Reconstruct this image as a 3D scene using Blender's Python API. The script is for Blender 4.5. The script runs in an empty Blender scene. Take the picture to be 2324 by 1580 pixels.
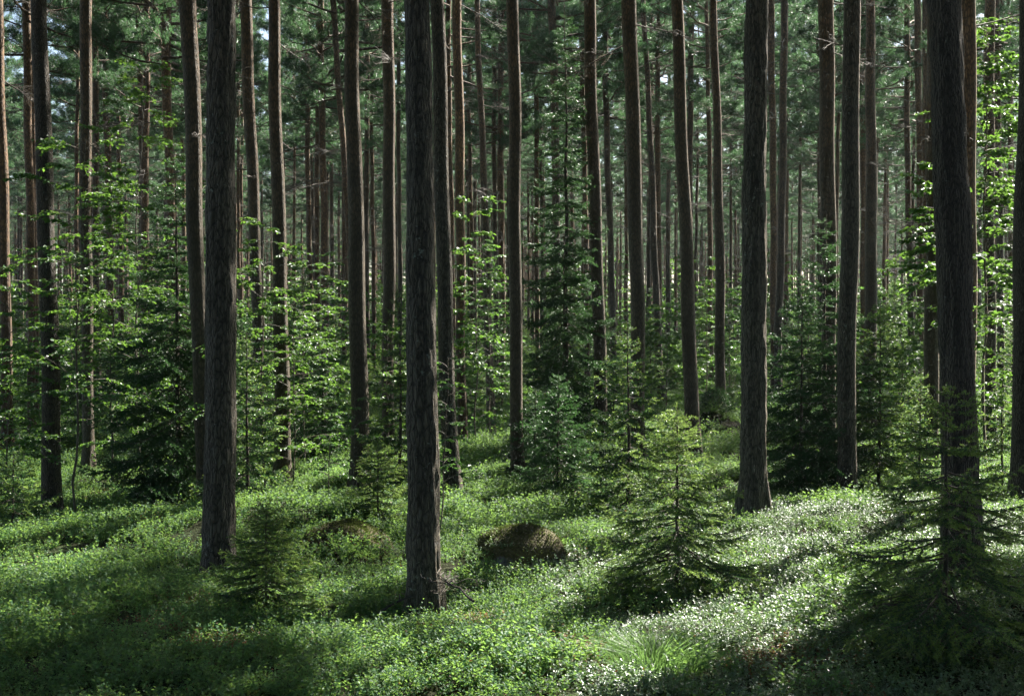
import bpy, math, random
import numpy as np
from mathutils import Vector, Matrix, Euler

# ------------------------------------------------------------------ camera, sky, sun, exposure
sc = bpy.context.scene
COL = sc.collection
FP = 2905.0                      # focal length in units of a 2324 px wide picture (45 mm on 36 mm film)
CAMZ = 2.2
PITCH = math.atan(50 / FP)
cd = bpy.data.cameras.new('camera'); cam = bpy.data.objects.new('camera', cd); COL.objects.link(cam)
cd.sensor_width = 36.0; cd.lens = 36.0 * FP / 2324.0; cd.clip_start = 0.1; cd.clip_end = 3000
cam.location = (0, 0, CAMZ); cam.rotation_euler = (math.pi / 2 - PITCH, 0, 0)
sc.camera = cam

SUN_AZ, SUN_EL = math.radians(42), math.radians(43)      # azimuth clockwise from straight ahead (+Y)
TO_SUN = Vector((math.sin(SUN_AZ) * math.cos(SUN_EL), math.cos(SUN_AZ) * math.cos(SUN_EL), math.sin(SUN_EL)))
w = bpy.data.worlds.new('World'); sc.world = w; w.use_nodes = True
nt = w.node_tree; nt.nodes.clear()
sky = nt.nodes.new('ShaderNodeTexSky'); sky.sky_type = 'NISHITA'; sky.sun_disc = False
sky.sun_elevation = SUN_EL; sky.sun_rotation = SUN_AZ; sky.air_density = 1.0; sky.dust_density = 2.0
bg = nt.nodes.new('ShaderNodeBackground'); bg.inputs[1].default_value = 0.05
wo = nt.nodes.new('ShaderNodeOutputWorld')
nt.links.new(sky.outputs[0], bg.inputs[0]); nt.links.new(bg.outputs[0], wo.inputs[0])
sl = bpy.data.lights.new('sun', 'SUN'); sl.energy = 5.0; sl.angle = math.radians(0.53); sl.color = (1.0, 0.95, 0.86)
so = bpy.data.objects.new('sun', sl); COL.objects.link(so)
so.rotation_euler = (-TO_SUN).to_track_quat('-Z', 'Y').to_euler(); so.location = (20, 20, 40)

sc.view_settings.view_transform = 'Standard'; sc.view_settings.look = 'None'
sc.view_settings.gamma = 1.0; sc.view_settings.exposure = 2.38
cy = sc.cycles
cy.use_denoising = True
try: cy.denoiser = 'OPENIMAGEDENOISE'; cy.denoising_input_passes = 'RGB_ALBEDO_NORMAL'
except Exception: pass
cy.max_bounces = 6; cy.diffuse_bounces = 3; cy.glossy_bounces = 2; cy.transmission_bounces = 4
cy.volume_bounces = 0; cy.transparent_max_bounces = 4; cy.caustics_reflective = False; cy.caustics_refractive = False
cy.sample_clamp_indirect = 4.0; cy.sample_clamp_direct = 6.0
cy.use_adaptive_sampling = True; cy.adaptive_threshold = 0.02

# ------------------------------------------------------------------ small helpers
def ray(px, py, D):
    """World point at ground distance D (metres ahead of the camera) seen at picture position px, py (2324x1580 units)."""
    dx = (px - 1162) / FP; dz = -(py - 790) / FP
    c, s = math.cos(PITCH), math.sin(PITCH)
    y = c + dz * s; z = dz * c - s
    return Vector((dx * D / y, D, CAMZ + z * D / y))

def vnoise(x, y, seed=0):
    """Smooth value noise, numpy, about -1..1."""
    xi = np.floor(x).astype(np.int64); yi = np.floor(y).astype(np.int64)
    fx = x - xi; fy = y - yi
    fx = fx * fx * (3 - 2 * fx); fy = fy * fy * (3 - 2 * fy)
    def h(a, b):
        n = (a * 374761393 + b * 668265263 + seed * 974711) & 0x7fffffff
        n = ((n ^ (n >> 13)) * 1274126177) & 0x7fffffff
        return ((n ^ (n >> 16)) & 0xffff) / 32767.5 - 1
    return (h(xi, yi) * (1 - fx) + h(xi + 1, yi) * fx) * (1 - fy) + (h(xi, yi + 1) * (1 - fx) + h(xi + 1, yi + 1) * fx) * fy

class MB:
    """Collects quads; build() links them as ONE mesh object."""
    def __init__(s): s.v = []; s.f = []; s.m = []; s.r = []; s.n = 0; s.sm = []
    def quads(s, V, F, mat=0, rnd=0.5, smooth=False):
        V = np.asarray(V, dtype=np.float32).reshape(-1, 3); F = np.asarray(F, dtype=np.int32).reshape(-1, 4)
        s.v.append(V); s.f.append(F + s.n); s.n += len(V)
        s.m.append(np.full(len(F), mat, np.int32) if np.isscalar(mat) else np.asarray(mat, np.int32))
        s.r.append(np.full(len(F), rnd, np.float32) if np.isscalar(rnd) else np.asarray(rnd, np.float32))
        s.sm.append(np.full(len(F), smooth, bool))
    def add(s, arr, M=None):
        V, F, m, r, sm = arr
        if M is not None:
            A = np.array(M, dtype=np.float32); V = V @ A[:3, :3].T + A[:3, 3]
        s.v.append(V.astype(np.float32)); s.f.append(F + s.n); s.n += len(V); s.m.append(m); s.r.append(r); s.sm.append(sm)
    def arrays(s):
        return (np.concatenate(s.v), np.concatenate(s.f), np.concatenate(s.m), np.concatenate(s.r), np.concatenate(s.sm))
    def mesh(s, name, mats):
        V, F, m, r, sm = s.arrays()
        me = bpy.data.meshes.new(name)
        me.vertices.add(len(V)); me.vertices.foreach_set('co', V.ravel())
        me.loops.add(len(F) * 4); me.loops.foreach_set('vertex_index', F.ravel())
        me.polygons.add(len(F)); me.polygons.foreach_set('loop_start', np.arange(0, len(F) * 4, 4, dtype=np.int32))
        me.polygons.foreach_set('material_index', m); me.polygons.foreach_set('use_smooth', sm)
        for x in mats: me.materials.append(x)
        a = me.attributes.new('rnd', 'FLOAT', 'FACE'); a.data.foreach_set('value', r)
        me.update(calc_edges=True); me.validate(clean_customdata=False)
        return me

def tube(mb, P, R, sides=6, mat=0, rnd=0.5):
    P = np.asarray(P, np.float64); n = len(P); R = np.broadcast_to(np.asarray(R, float), (n,))
    T = np.gradient(P, axis=0); T /= np.linalg.norm(T, axis=1)[:, None] + 1e-9
    ref = np.where(np.abs(T[:, 2:3]) > 0.9, np.array([[1., 0, 0]]), np.array([[0, 0, 1.]]))
    if abs(T[0, 2]) > 0.7: ref = np.tile([1., 0, 0], (n, 1))
    elif np.all(np.abs(T[:, 2]) < 0.95): ref = np.tile([0, 0, 1.], (n, 1))
    A = np.cross(T, ref); A /= np.linalg.norm(A, axis=1)[:, None] + 1e-9
    B = np.cross(T, A)
    th = np.arange(sides) * 2 * math.pi / sides
    V = P[:, None] + R[:, None, None] * (np.cos(th)[None, :, None] * A[:, None] + np.sin(th)[None, :, None] * B[:, None])
    i = np.arange(n - 1)[:, None] * sides; j = np.arange(sides)[None]; k = (j + 1) % sides
    F = np.stack([i + j, i + k, i + sides + k, i + sides + j], -1).reshape(-1, 4)
    mb.quads(V.reshape(-1, 3), F, mat, rnd, True)

def unit(a): return a / (np.linalg.norm(a, axis=-1, keepdims=True) + 1e-9)

def blades(mb, P, Dv, L, W, rng, mat=0, rnd=None):
    """Narrow quads from P along Dv, rolled at random: needles and grass."""
    n = len(P); Dv = unit(Dv); S = unit(np.cross(Dv, rng.normal(size=(n, 3))))
    L = np.broadcast_to(L, (n,))[:, None]; W = np.broadcast_to(W, (n,))[:, None]
    V = np.stack([P - S * W * .35, P + S * W * .35, P + Dv * L * .6 + S * W * .5, P + Dv * L], 1)
    V[:, 3] -= S[:, :] * W * .1
    F = np.arange(n * 4).reshape(-1, 4)
    mb.quads(V.reshape(-1, 3), F, mat, rng.random(n) if rnd is None else rnd)

def leaves(mb, P, Dv, N, L, W, rng, mat=0, fold=.25, halves=False, rnd=None):
    n = len(P); Dv = unit(Dv); S = unit(np.cross(Dv, N)); U = np.cross(S, Dv)
    L = np.broadcast_to(L, (n,))[:, None]; W = np.broadcast_to(W, (n,))[:, None]
    r = rng.random(n) if rnd is None else rnd
    if not halves:
        V = np.stack([P, P + Dv * L * .5 + S * W * .5 + U * W * fold, P + Dv * L, P + Dv * L * .5 - S * W * .5 + U * W * fold], 1)
        mb.quads(V.reshape(-1, 3), np.arange(n * 4).reshape(-1, 4), mat, r)
    else:
        for sg in (1, -1):
            V = np.stack([P, P + Dv * L * .35 + sg * S * W * .5 + U * W * fold, P + Dv * L * .72 + sg * S * W * .36 + U * W * fold * .5 - U * L * .05, P + Dv * L - U * L * .12], 1)
            F = np.arange(n * 4).reshape(-1, 4)
            mb.quads(V.reshape(-1, 3), F if sg > 0 else F[:, ::-1], mat, r)

def obj(name, me, parent=None, loc=(0, 0, 0), rot=(0, 0, 0), scale=(1, 1, 1)):
    o = bpy.data.objects.new(name, me); COL.objects.link(o)
    o.parent = parent; o.location = loc; o.rotation_euler = rot; o.scale = scale
    return o
def thing(name, label, cat, loc=(0, 0, 0), group=None, rotz=0, scale=1):
    o = obj(name, None, None, loc, (0, 0, rotz), (scale,) * 3); o.empty_display_size = .2
    o['label'] = label; o['category'] = cat
    if group: o['group'] = group
    return o
def tag(o, label=None, cat=None, group=None, kind=None):
    for k, v in (('label', label), ('category', cat), ('group', group), ('kind', kind)):
        if v: o[k] = v
    return o
def copy_tree(root, loc, rotz=0, scale=1, label=None, group=None):
    r = root.copy(); COL.objects.link(r); r.location = loc; r.rotation_euler = (0, 0, rotz); r.scale = (scale,) * 3
    if label: r['label'] = label
    if group: r['group'] = group
    for ch in list(root.children):
        c = ch.copy(); COL.objects.link(c); c.parent = r
        for g in ch.children:
            d = g.copy(); COL.objects.link(d); d.parent = c
    return r

# ------------------------------------------------------------------ materials
def mat_new(name):
    m = bpy.data.materials.new(name); m.use_nodes = True; t = m.node_tree; t.nodes.clear()
    out = t.nodes.new('ShaderNodeOutputMaterial')
    return m, t, out
def N(t, typ, **kw):
    n = t.nodes.new(typ)
    for k, v in kw.items():
        if k.startswith('i_'): n.inputs[k[2:].replace('_', ' ')].default_value = v
        else: setattr(n, k, v)
    return n
def ramp(t, fac, stops):
    r = t.nodes.new('ShaderNodeValToRGB'); e = r.color_ramp.elements
    while len(e) < len(stops): e.new(0.5)
    for k, (p, c) in enumerate(stops): e[k].position = p; e[k].color = (*c, 1)
    t.links.new(fac, r.inputs[0]); return r.outputs[0]

def leaf_mat(name, dark, light, trans, tfac=.45, rough=.4, spec=.5, obj_var=.5):
    """Thin leaf: glossy-diffuse front plus light passing through; colour varies leaf by leaf and plant by plant."""
    m, t, out = mat_new(name); L = t.links
    a = N(t, 'ShaderNodeAttribute', attribute_name='rnd'); oi = N(t, 'ShaderNodeObjectInfo')
    mx = N(t, 'ShaderNodeMath', operation='MULTIPLY_ADD'); L.new(oi.outputs['Random'], mx.inputs[0]); mx.inputs[1].default_value = obj_var
    m2 = N(t, 'ShaderNodeMath', operation='MULTIPLY'); L.new(a.outputs['Fac'], m2.inputs[0]); m2.inputs[1].default_value = 1 - obj_var
    L.new(m2.outputs[0], mx.inputs[2])
    base = ramp(t, mx.outputs[0], [(0.1, dark), (0.9, light)])
    tr = ramp(t, mx.outputs[0], [(0.1, tuple(c * .75 for c in trans)), (0.9, trans)])
    p = N(t, 'ShaderNodeBsdfPrincipled'); L.new(base, p.inputs['Base Color']); p.inputs['Roughness'].default_value = rough
    p.inputs['Specular IOR Level'].default_value = spec
    tl = N(t, 'ShaderNodeBsdfTranslucent'); L.new(tr, tl.inputs['Color'])
    mix = N(t, 'ShaderNodeMixShader'); mix.inputs[0].default_value = tfac
    L.new(p.outputs[0], mix.inputs[1]); L.new(tl.outputs[0], mix.inputs[2]); L.new(mix.outputs[0], out.inputs['Surface'])
    return m

def bark_mat(name, low, crack, high=None, zsplit=(5, 9), lichen=.0, scale=14, bump=.6):
    m, t, out = mat_new(name); L = t.links
    tc = N(t, 'ShaderNodeTexCoord'); oi = N(t, 'ShaderNodeObjectInfo')
    off = N(t, 'ShaderNodeVectorMath', operation='MULTIPLY_ADD')
    cmb = N(t, 'ShaderNodeCombineXYZ'); L.new(oi.outputs['Random'], cmb.inputs[2])
    L.new(cmb.outputs[0], off.inputs[0]); off.inputs[1].default_value = (0, 0, 31.7); L.new(tc.outputs['Object'], off.inputs[2])
    mp = N(t, 'ShaderNodeMapping'); mp.inputs['Scale'].default_value = (scale, scale, scale * .27); L.new(off.outputs[0], mp.inputs[0])
    ns = N(t, 'ShaderNodeTexNoise', i_Scale=1.2, i_Detail=5.0, i_Roughness=.6); L.new(mp.outputs[0], ns.inputs['Vector'])
    dv = N(t, 'ShaderNodeVectorMath', operation='MULTIPLY_ADD'); L.new(ns.outputs['Color'], dv.inputs[0]); dv.inputs[1].default_value = (1.1,) * 3; L.new(mp.outputs[0], dv.inputs[2])
    vo = N(t, 'ShaderNodeTexVoronoi', feature='DISTANCE_TO_EDGE', i_Scale=1.0); L.new(dv.outputs[0], vo.inputs['Vector'])
    plate = N(t, 'ShaderNodeMapRange', i_From_Min=.0, i_From_Max=.28); L.new(vo.outputs['Distance'], plate.inputs['Value'])
    n2 = N(t, 'ShaderNodeTexNoise', i_Scale=3.0, i_Detail=4.0); L.new(off.outputs[0], n2.inputs['Vector'])
    lo2 = ramp(t, n2.outputs['Fac'], [(.3, tuple(c * .7 for c in low)), (.7, tuple(c * 1.3 for c in low))])
    if high:
        z = N(t, 'ShaderNodeSeparateXYZ'); L.new(tc.outputs['Object'], z.inputs[0])
        zn = N(t, 'ShaderNodeMath', operation='MULTIPLY_ADD'); L.new(n2.outputs['Fac'], zn.inputs[0]); zn.inputs[1].default_value = 3.0; L.new(z.outputs['Z'], zn.inputs[2])
        hr = N(t, 'ShaderNodeMapRange', i_From_Min=zsplit[0] + 1.5, i_From_Max=zsplit[1] + 1.5); L.new(zn.outputs[0], hr.inputs['Value'])
        mh = N(t, 'ShaderNodeMix', data_type='RGBA'); L.new(hr.outputs[0], mh.inputs[0]); L.new(lo2, mh.inputs[6])
        hi2 = ramp(t, n2.outputs['Fac'], [(.35, tuple(c * .7 for c in high)), (.65, tuple(c * 1.2 for c in high))]); L.new(hi2, mh.inputs[7])
        lo2 = mh.outputs[2]
    mc = N(t, 'ShaderNodeMix', data_type='RGBA'); L.new(plate.outputs[0], mc.inputs[0]); mc.inputs[6].default_value = (*crack, 1); L.new(lo2, mc.inputs[7])
    col = mc.outputs[2]
    if lichen > 0:
        n3 = N(t, 'ShaderNodeTexNoise', i_Scale=22.0, i_Detail=4.0, i_Roughness=.7); L.new(off.outputs[0], n3.inputs['Vector'])
        n4 = N(t, 'ShaderNodeTexNoise', i_Scale=2.2, i_Detail=2.0); L.new(off.outputs[0], n4.inputs['Vector'])
        sm = N(t, 'ShaderNodeMath', operation='MULTIPLY_ADD'); L.new(n4.outputs['Fac'], sm.inputs[0]); sm.inputs[1].default_value = .35; L.new(n3.outputs['Fac'], sm.inputs[2])
        lr = N(t, 'ShaderNodeMapRange', i_From_Min=.86 - lichen * .1, i_From_Max=.90 - lichen * .1); L.new(sm.outputs[0], lr.inputs['Value'])
        ml = N(t, 'ShaderNodeMix', data_type='RGBA'); L.new(lr.outputs[0], ml.inputs[0]); L.new(col, ml.inputs[6]); ml.inputs[7].default_value = (.20, .23, .19, 1)
        col = ml.outputs[2]
    p = N(t, 'ShaderNodeBsdfPrincipled'); L.new(col, p.inputs['Base Color']); p.inputs['Roughness'].default_value = .7
    p.inputs['Specular IOR Level'].default_value = .3
    p.inputs['Sheen Weight'].default_value = .35; p.inputs['Sheen Roughness'].default_value = .35; p.inputs['Sheen Tint'].default_value = (1, .85, .65, 1)
    bs = N(t, 'ShaderNodeMath', operation='MULTIPLY_ADD'); L.new(ns.outputs['Fac'], bs.inputs[0]); bs.inputs[1].default_value = .5; L.new(plate.outputs[0], bs.inputs[2])
    bp = N(t, 'ShaderNodeBump', i_Strength=bump, i_Distance=.02); L.new(bs.outputs[0], bp.inputs['Height']); L.new(bp.outputs[0], p.inputs['Normal'])
    L.new(p.outputs[0], out.inputs['Surface'])
    return m

M = {}
M['bark'] = bark_mat('pine_bark', (.076, .059, .039), (.032, .026, .017), (.19, .105, .052), (4, 10), scale=34)
M['bark_near'] = bark_mat('old_pine_bark', (.076, .067, .049), (.013, .011, .008), (.11, .076, .05), (4, 8), lichen=.2, scale=30, bump=1.0)
M['bark_dark'] = bark_mat('shaded_old_pine_bark', (.050, .041, .031), (.014, .011, .009), (.08, .056, .038), (4, 8), lichen=.05, scale=40, bump=1.0)  # old bark copied darker, putting the shade on these trunks into the colour
M['bark_red'] = bark_mat('flaky_pine_bark', (.105, .064, .036), (.04, .024, .015), (.22, .125, .06), (2, 7), scale=32, bump=.4)
M['spruce_bark'] = bark_mat('spruce_bark', (.075, .06, .045), (.03, .024, .02), scale=30, bump=.3)
M['birch_bark'] = bark_mat('sapling_bark', (.13, .115, .09), (.05, .04, .03), scale=25, bump=.2)
M['dead'] = bark_mat('dead_twig', (.055, .046, .038), (.03, .025, .022), scale=40, bump=.2)
M['pine_needle'] = leaf_mat('pine_needle', (.018, .040, .021), (.040, .078, .037), (.105, .22, .085), .40, .45, .4)
M['spruce_needle'] = leaf_mat('spruce_needle', (.022, .055, .024), (.045, .095, .040), (.08, .19, .05), .35, .4, .4)
M['spruce_new'] = leaf_mat('spruce_new_growth', (.070, .135, .035), (.12, .20, .055), (.28, .42, .09), .48, .4, .4)
M['birch_leaf'] = leaf_mat('birch_leaf', (.024, .078, .022), (.055, .13, .034), (.15, .29, .04), .44, .42, .4, .3)
M['rowan_leaf'] = leaf_mat('rowan_leaf', (.035, .080, .028), (.065, .13, .045), (.15, .32, .06), .45, .35, .5, .25)
M['bil_leaf'] = leaf_mat('bilberry_leaf', (.020, .080, .031), (.056, .155, .053), (.25, .42, .085), .46, .52, .30)
M['lingon_leaf'] = leaf_mat('lingonberry_leaf', (.026, .070, .030), (.062, .135, .055), (.22, .37, .10), .40, .42, 1.0)
M['dry_leaf'] = leaf_mat('withered_leaf', (.11, .06, .025), (.20, .11, .045), (.25, .13, .04), .3, .5, .3)
M['stem'] = leaf_mat('green_stem', (.05, .07, .025), (.08, .09, .035), (.08, .1, .03), .2, .5, .3)
M['moss'] = leaf_mat('brown_moss', (.024, .032, .010), (.070, .070, .022), (.10, .14, .03), .3, .6, .2)
M['bush_leaf'] = leaf_mat('dark_bush_leaf', (.012, .036, .014), (.028, .065, .024), (.05, .11, .03), .3, .5, .3)
M['grass'] = leaf_mat('grass_blade', (.05, .11, .03), (.10, .18, .06), (.20, .36, .09), .45, .5, .25)

def ground_mat():
    m, t, out = mat_new('forest_floor'); L = t.links
    tc = N(t, 'ShaderNodeTexCoord')
    n1 = N(t, 'ShaderNodeTexNoise', i_Scale=1.1, i_Detail=6.0, i_Roughness=.65); L.new(tc.outputs['Object'], n1.inputs['Vector'])
    n2 = N(t, 'ShaderNodeTexNoise', i_Scale=28.0, i_Detail=4.0); L.new(tc.outputs['Object'], n2.inputs['Vector'])
    c1 = ramp(t, n1.outputs['Fac'], [(.35, (.020, .017, .010)), (.5, (.026, .032, .012)), (.68, (.034, .055, .018))])
    c2 = ramp(t, n2.outputs['Fac'], [(.3, (.35, .35, .35)), (.7, (1.2, 1.2, 1.2))])
    mm = N(t, 'ShaderNodeMix', data_type='RGBA', blend_type='MULTIPLY'); mm.inputs[0].default_value = 1; L.new(c1, mm.inputs[6]); L.new(c2, mm.inputs[7])
    p = N(t, 'ShaderNodeBsdfPrincipled'); L.new(mm.outputs[2], p.inputs['Base Color']); p.inputs['Roughness'].default_value = .95; p.inputs['Specular IOR Level'].default_value = .1
    bp = N(t, 'ShaderNodeBump', i_Strength=.8, i_Distance=.05); L.new(n2.outputs['Fac'], bp.inputs['Height']); L.new(bp.outputs[0], p.inputs['Normal'])
    L.new(p.outputs[0], out.inputs['Surface']); return m
def boulder_mat():
    m, t, out = mat_new('mossy_granite'); L = t.links
    tc = N(t, 'ShaderNodeTexCoord'); g = N(t, 'ShaderNodeNewGeometry')
    n1 = N(t, 'ShaderNodeTexNoise', i_Scale=5.0, i_Detail=6.0, i_Roughness=.7); L.new(tc.outputs['Object'], n1.inputs['Vector'])
    n2 = N(t, 'ShaderNodeTexNoise', i_Scale=45.0, i_Detail=4.0); L.new(tc.outputs['Object'], n2.inputs['Vector'])
    z = N(t, 'ShaderNodeSeparateXYZ'); L.new(g.outputs['Normal'], z.inputs[0])
    a = N(t, 'ShaderNodeMath', operation='MULTIPLY_ADD'); L.new(n1.outputs['Fac'], a.inputs[0]); a.inputs[1].default_value = 1.2; L.new(z.outputs['Z'], a.inputs[2])
    f = N(t, 'ShaderNodeMapRange', i_From_Min=.62, i_From_Max=.85); L.new(a.outputs[0], f.inputs['Value'])
    rock = ramp(t, n2.outputs['Fac'], [(.3, (.07, .07, .075)), (.6, (.16, .16, .165))])
    moss = ramp(t, n2.outputs['Fac'], [(.3, (.035, .03, .010)), (.5, (.075, .06, .018)), (.7, (.10, .095, .03))])
    mm = N(t, 'ShaderNodeMix', data_type='RGBA'); L.new(f.outputs[0], mm.inputs[0]); L.new(rock, mm.inputs[6]); L.new(moss, mm.inputs[7])
    p = N(t, 'ShaderNodeBsdfPrincipled'); L.new(mm.outputs[2], p.inputs['Base Color']); p.inputs['Roughness'].default_value = .9
    bp = N(t, 'ShaderNodeBump', i_Strength=1.0, i_Distance=.03); L.new(n2.outputs['Fac'], bp.inputs['Height']); L.new(bp.outputs[0], p.inputs['Normal'])
    L.new(p.outputs[0], out.inputs['Surface']); return m

# ------------------------------------------------------------------ the pines that stand out: x base, y base, x at top edge, width base, width top, distance, bark, label
PINES = [
 (18,1010,-6,30,24,26,'r','slim reddish pine at the edge of the picture behind leafy birch twigs'),
 (74,1020,63,22,18,33,'r','thin orange brown pine close behind the nearly black pine beside the tall birch sapling'),
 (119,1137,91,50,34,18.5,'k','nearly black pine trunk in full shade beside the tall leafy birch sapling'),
 (201,1062,197,30,26,24,'b','dark pine with a sharp bright sunlit stripe along its whole trunk behind birch leaves'),
 (222,960,214,12,9,55,'b','hair thin far pine close beside the pine with the long sunlit stripe'),
 (336,960,316,19,15,42,'b','grey distant pine rising behind the sunlit birch twigs with a pale lit edge'),
 (404,1010,375,22,22,33,'r','mid distance pine with broken sunlit edge seen through birch leaves beside the thick leaning pair'),
 (470,1160,424,42,38,19,'b','leaning pine whose foot disappears behind the thick sun edged pine'),
 (497,1272,499,82,60,12.8,'n','thick pine with a bright sunlit edge standing behind the small low spruce'),
 (452,960,446,13,11,55,'r','thin sunlit far pine showing between the leaning pine and the thick sun edged pine'),
 (592,1040,559,30,27,27,'b','brown pine behind birch leaves, between the thick sun edged pine and the crooked dark pine'),
 (546,950,538,9,8,60,'r','very thin far pine hugging the sunlit edge of the thick pine'),
 (640,1090,622,44,26,21,'b','dark slightly crooked pine with knobbly trunk and broad foot amid birch leaves'),
 (707,900,695,14,11,50,'r','straight thin pine with spotty sunlit edge beside the gap of bright sky'),
 (740,975,729,22,14,40,'r','warm brown slim pine with a thin sunlit neighbour behind birch leaves'),
 (818,985,757,19,13,38,'r','slim leaning pine crossing behind the stout pine with sunlit edge'),
 (815,1048,799,50,31,19.5,'b','stout brown pine with glowing lower edge and white lit leaves in front of its foot'),
 (881,1000,883,33,27,25,'b','straight brown pine with long sunlit edge beside the big lichen flecked pine'),
 (908,930,904,12,9,50,'b','thin grey far pine squeezed beside the big lichen flecked pine'),
 (848,930,842,12,8,52,'r','thin far pine between the stout pine and the straight sun edged pine'),
 (964,1385,945,86,56,10.9,'n','big near pine with lichen flecked furrowed bark rising in the middle of the bilberries'),
 (1028,1118,990,44,32,19,'n','dark pine half hidden behind the big lichen flecked pine'),
 (1030,1000,1018,15,12,40,'r','thin orange pine tight beside the glowing gold edged pine'),
 (1050,1058,1037,25,21,28,'r','orange barked pine with a glowing golden edge from top to bottom'),
 (1115,1010,1083,24,12,33,'b','slender dark pine leaning and thinning upward by the sunlit bush'),
 (1072,930,1064,12,9,52,'r','thin far pine between the golden edged pine and the slender leaning pine'),
 (1126,900,1120,14,10,48,'b','thinner of two close far pines behind the sunlit bush'),
 (1140,905,1136,17,14,46,'r','thicker of two close far pines behind the sunlit bush'),
 (1177,1122,1162,35,27,20.5,'b','straight brown pine with its foot in grass between the sunlit bush and the tall spruce'),
 (1222,930,1215,13,11,48,'r','thin far pine with golden edge rising left of the tall spruce top'),
 (1272,960,1253,20,18,38,'b','grey brown pine directly behind the tall narrow spruce'),
 (1334,930,1319,14,11,48,'r','thin far pine peeping out behind the pine next to the tall spruce'),
 (1363,943,1338,35,27,24,'b','brown pine standing just behind the drooping branches of the tall spruce'),
 (1394,905,1371,18,13,42,'b','pale edged thin pine with a white scar high on its trunk'),
 (1450,1063,1431,39,34,21.5,'b','straight brown pine rising behind the sunlit young spruce'),
 (1503,868,1461,21,11,38,'b','slender pine leaning strongly with bare upper trunk in pale green haze'),
 (1572,980,1539,40,26,22.5,'b','dark pine beside the round bilberry hummock with a gentle bend'),
 (1639,957,1622,28,17,27,'b','brown pine rising directly over the round bilberry hummock'),
 (1614,900,1604,15,9,42,'r','thin far pine touching the pine over the bilberry hummock'),
 (1709,1165,1717,68,50,15.2,'n','thick straight pine with deep furrowed bark next to the brightest sunlit slope'),
 (1757,960,1750,18,16,40,'r','reddish thin pine close behind the thick furrowed pine'),
 (1764,935,1782,21,16,37,'b','thin pine leaning outward behind the thick furrowed pine'),
 (1880,1085,1879,38,35,23,'b','pine rising out of the dark spruce thicket'),
 (1860,960,1856,10,8,60,'b','very thin far pine above the dark spruce thicket'),
 (1921,1133,1930,50,38,18,'n','dark pine with fine golden edge at the head of the sunlit slope'),
 (1962,980,1957,17,14,45,'r','thin reddish pine tucked behind the fine golden edged pine'),
 (1974,960,1978,36,20,30,'b','dull brown pine behind the leafy spruce near the fine golden edged pine'),
 (2068,950,2056,18,12,42,'b','thin pine with dead side twigs near the hanging birch branch'),
 (2092,960,2083,17,15,40,'r','reddish thin pine nearest the hanging birch branch'),
 (2106,950,2101,20,14,37,'r','reddish thin pine showing against the edge of the massive black pine'),
 (2108,1020,2124,40,34,24,'b','dark pine mostly hidden behind the massive black pine'),
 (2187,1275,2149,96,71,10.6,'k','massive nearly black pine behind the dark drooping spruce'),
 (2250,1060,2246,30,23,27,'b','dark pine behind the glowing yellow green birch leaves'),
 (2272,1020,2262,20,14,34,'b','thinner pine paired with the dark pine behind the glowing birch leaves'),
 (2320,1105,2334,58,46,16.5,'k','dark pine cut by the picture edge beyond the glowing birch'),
 (2296,960,2288,12,9,52,'r','hair thin far pine seen among the glowing birch leaves'),
]
# things on the ground that fix its height too: x, y, distance
EXTRA = [(1535,1320,11.2),(2145,1490,8.6),(605,1350,10.5),(858,1185,15),(906,1100,19),(412,1165,20),(1270,1115,19),(1425,1130,17.5),
         (1815,1150,18.5),(1995,1095,20),(640,1165,15),(780,1260,13),(1165,1235,13),(1900,1150,15.5),(2050,1165,14.5),(1180,1560,7.9),(300,1560,7.6),
         (2200,1570,7.6),(1700,1560,7.8),(200,1250,13.5),(1480,1520,8.4),(1620,985,25),(1030,1160,16),(2270,1000,30),(1100,1050,24),(710,1060,21.5)]
CTRL = np.array([[*ray(a[0], a[1], a[5])] for a in PINES if a[5] < 45] + [[*ray(*e)] for e in EXTRA])
CTRL[:, 2] -= np.where(CTRL[:, 1] < 30, .10, 0)

def trend(y): return np.interp(y, [-1000, 5, 16, 30, 60, 110, 400], [-.1, -.08, -.2, .0, .35, .6, .6])
CR = CTRL[:, 2] - trend(CTRL[:, 1]); CS = np.clip(CTRL[:, 1] * .085, .8, 3.0)
def ground_z(x, y):
    x = np.asarray(x, float); y = np.asarray(y, float); sh = x.shape; x = x.ravel(); y = y.ravel()
    num = np.zeros(len(x)); den = np.full(len(x), .12)
    for k in range(len(CTRL)):
        g = np.exp(-((x - CTRL[k, 0]) ** 2 + (y - CTRL[k, 1]) ** 2) / (2 * CS[k] ** 2)); num += g * CR[k]; den += g
    z = trend(y) + num / den
    near = np.clip(1.3 - np.hypot(x, y - 15) / 60, 0, 1)
    z += near * (.06 * vnoise(x / 1.3, y / 1.3, 3) + .035 * vnoise(x / .55, y / .55, 5) + .10 * vnoise(x / 4, y / 4, 9))
    for (bx, by, D, rx, h) in ((640,1165,15,1.0,.28),(780,1240,13,.8,.2),(1180,1530,8.1,.75,.16),(1620,985,25,1.0,.55),(1560,1420,9.6,.6,.12),(1080,1400,10.1,.4,.12),(2060,1150,14.8,1.4,.15)):
        c = ray(bx, by, D); z += h * np.exp(-((x - c.x) ** 2 + (y - c.y) ** 2) / (2 * (rx * .6) ** 2))
    return z.reshape(sh)
def gz(x, y): return float(ground_z(np.array([x]), np.array([y]))[0])

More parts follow.
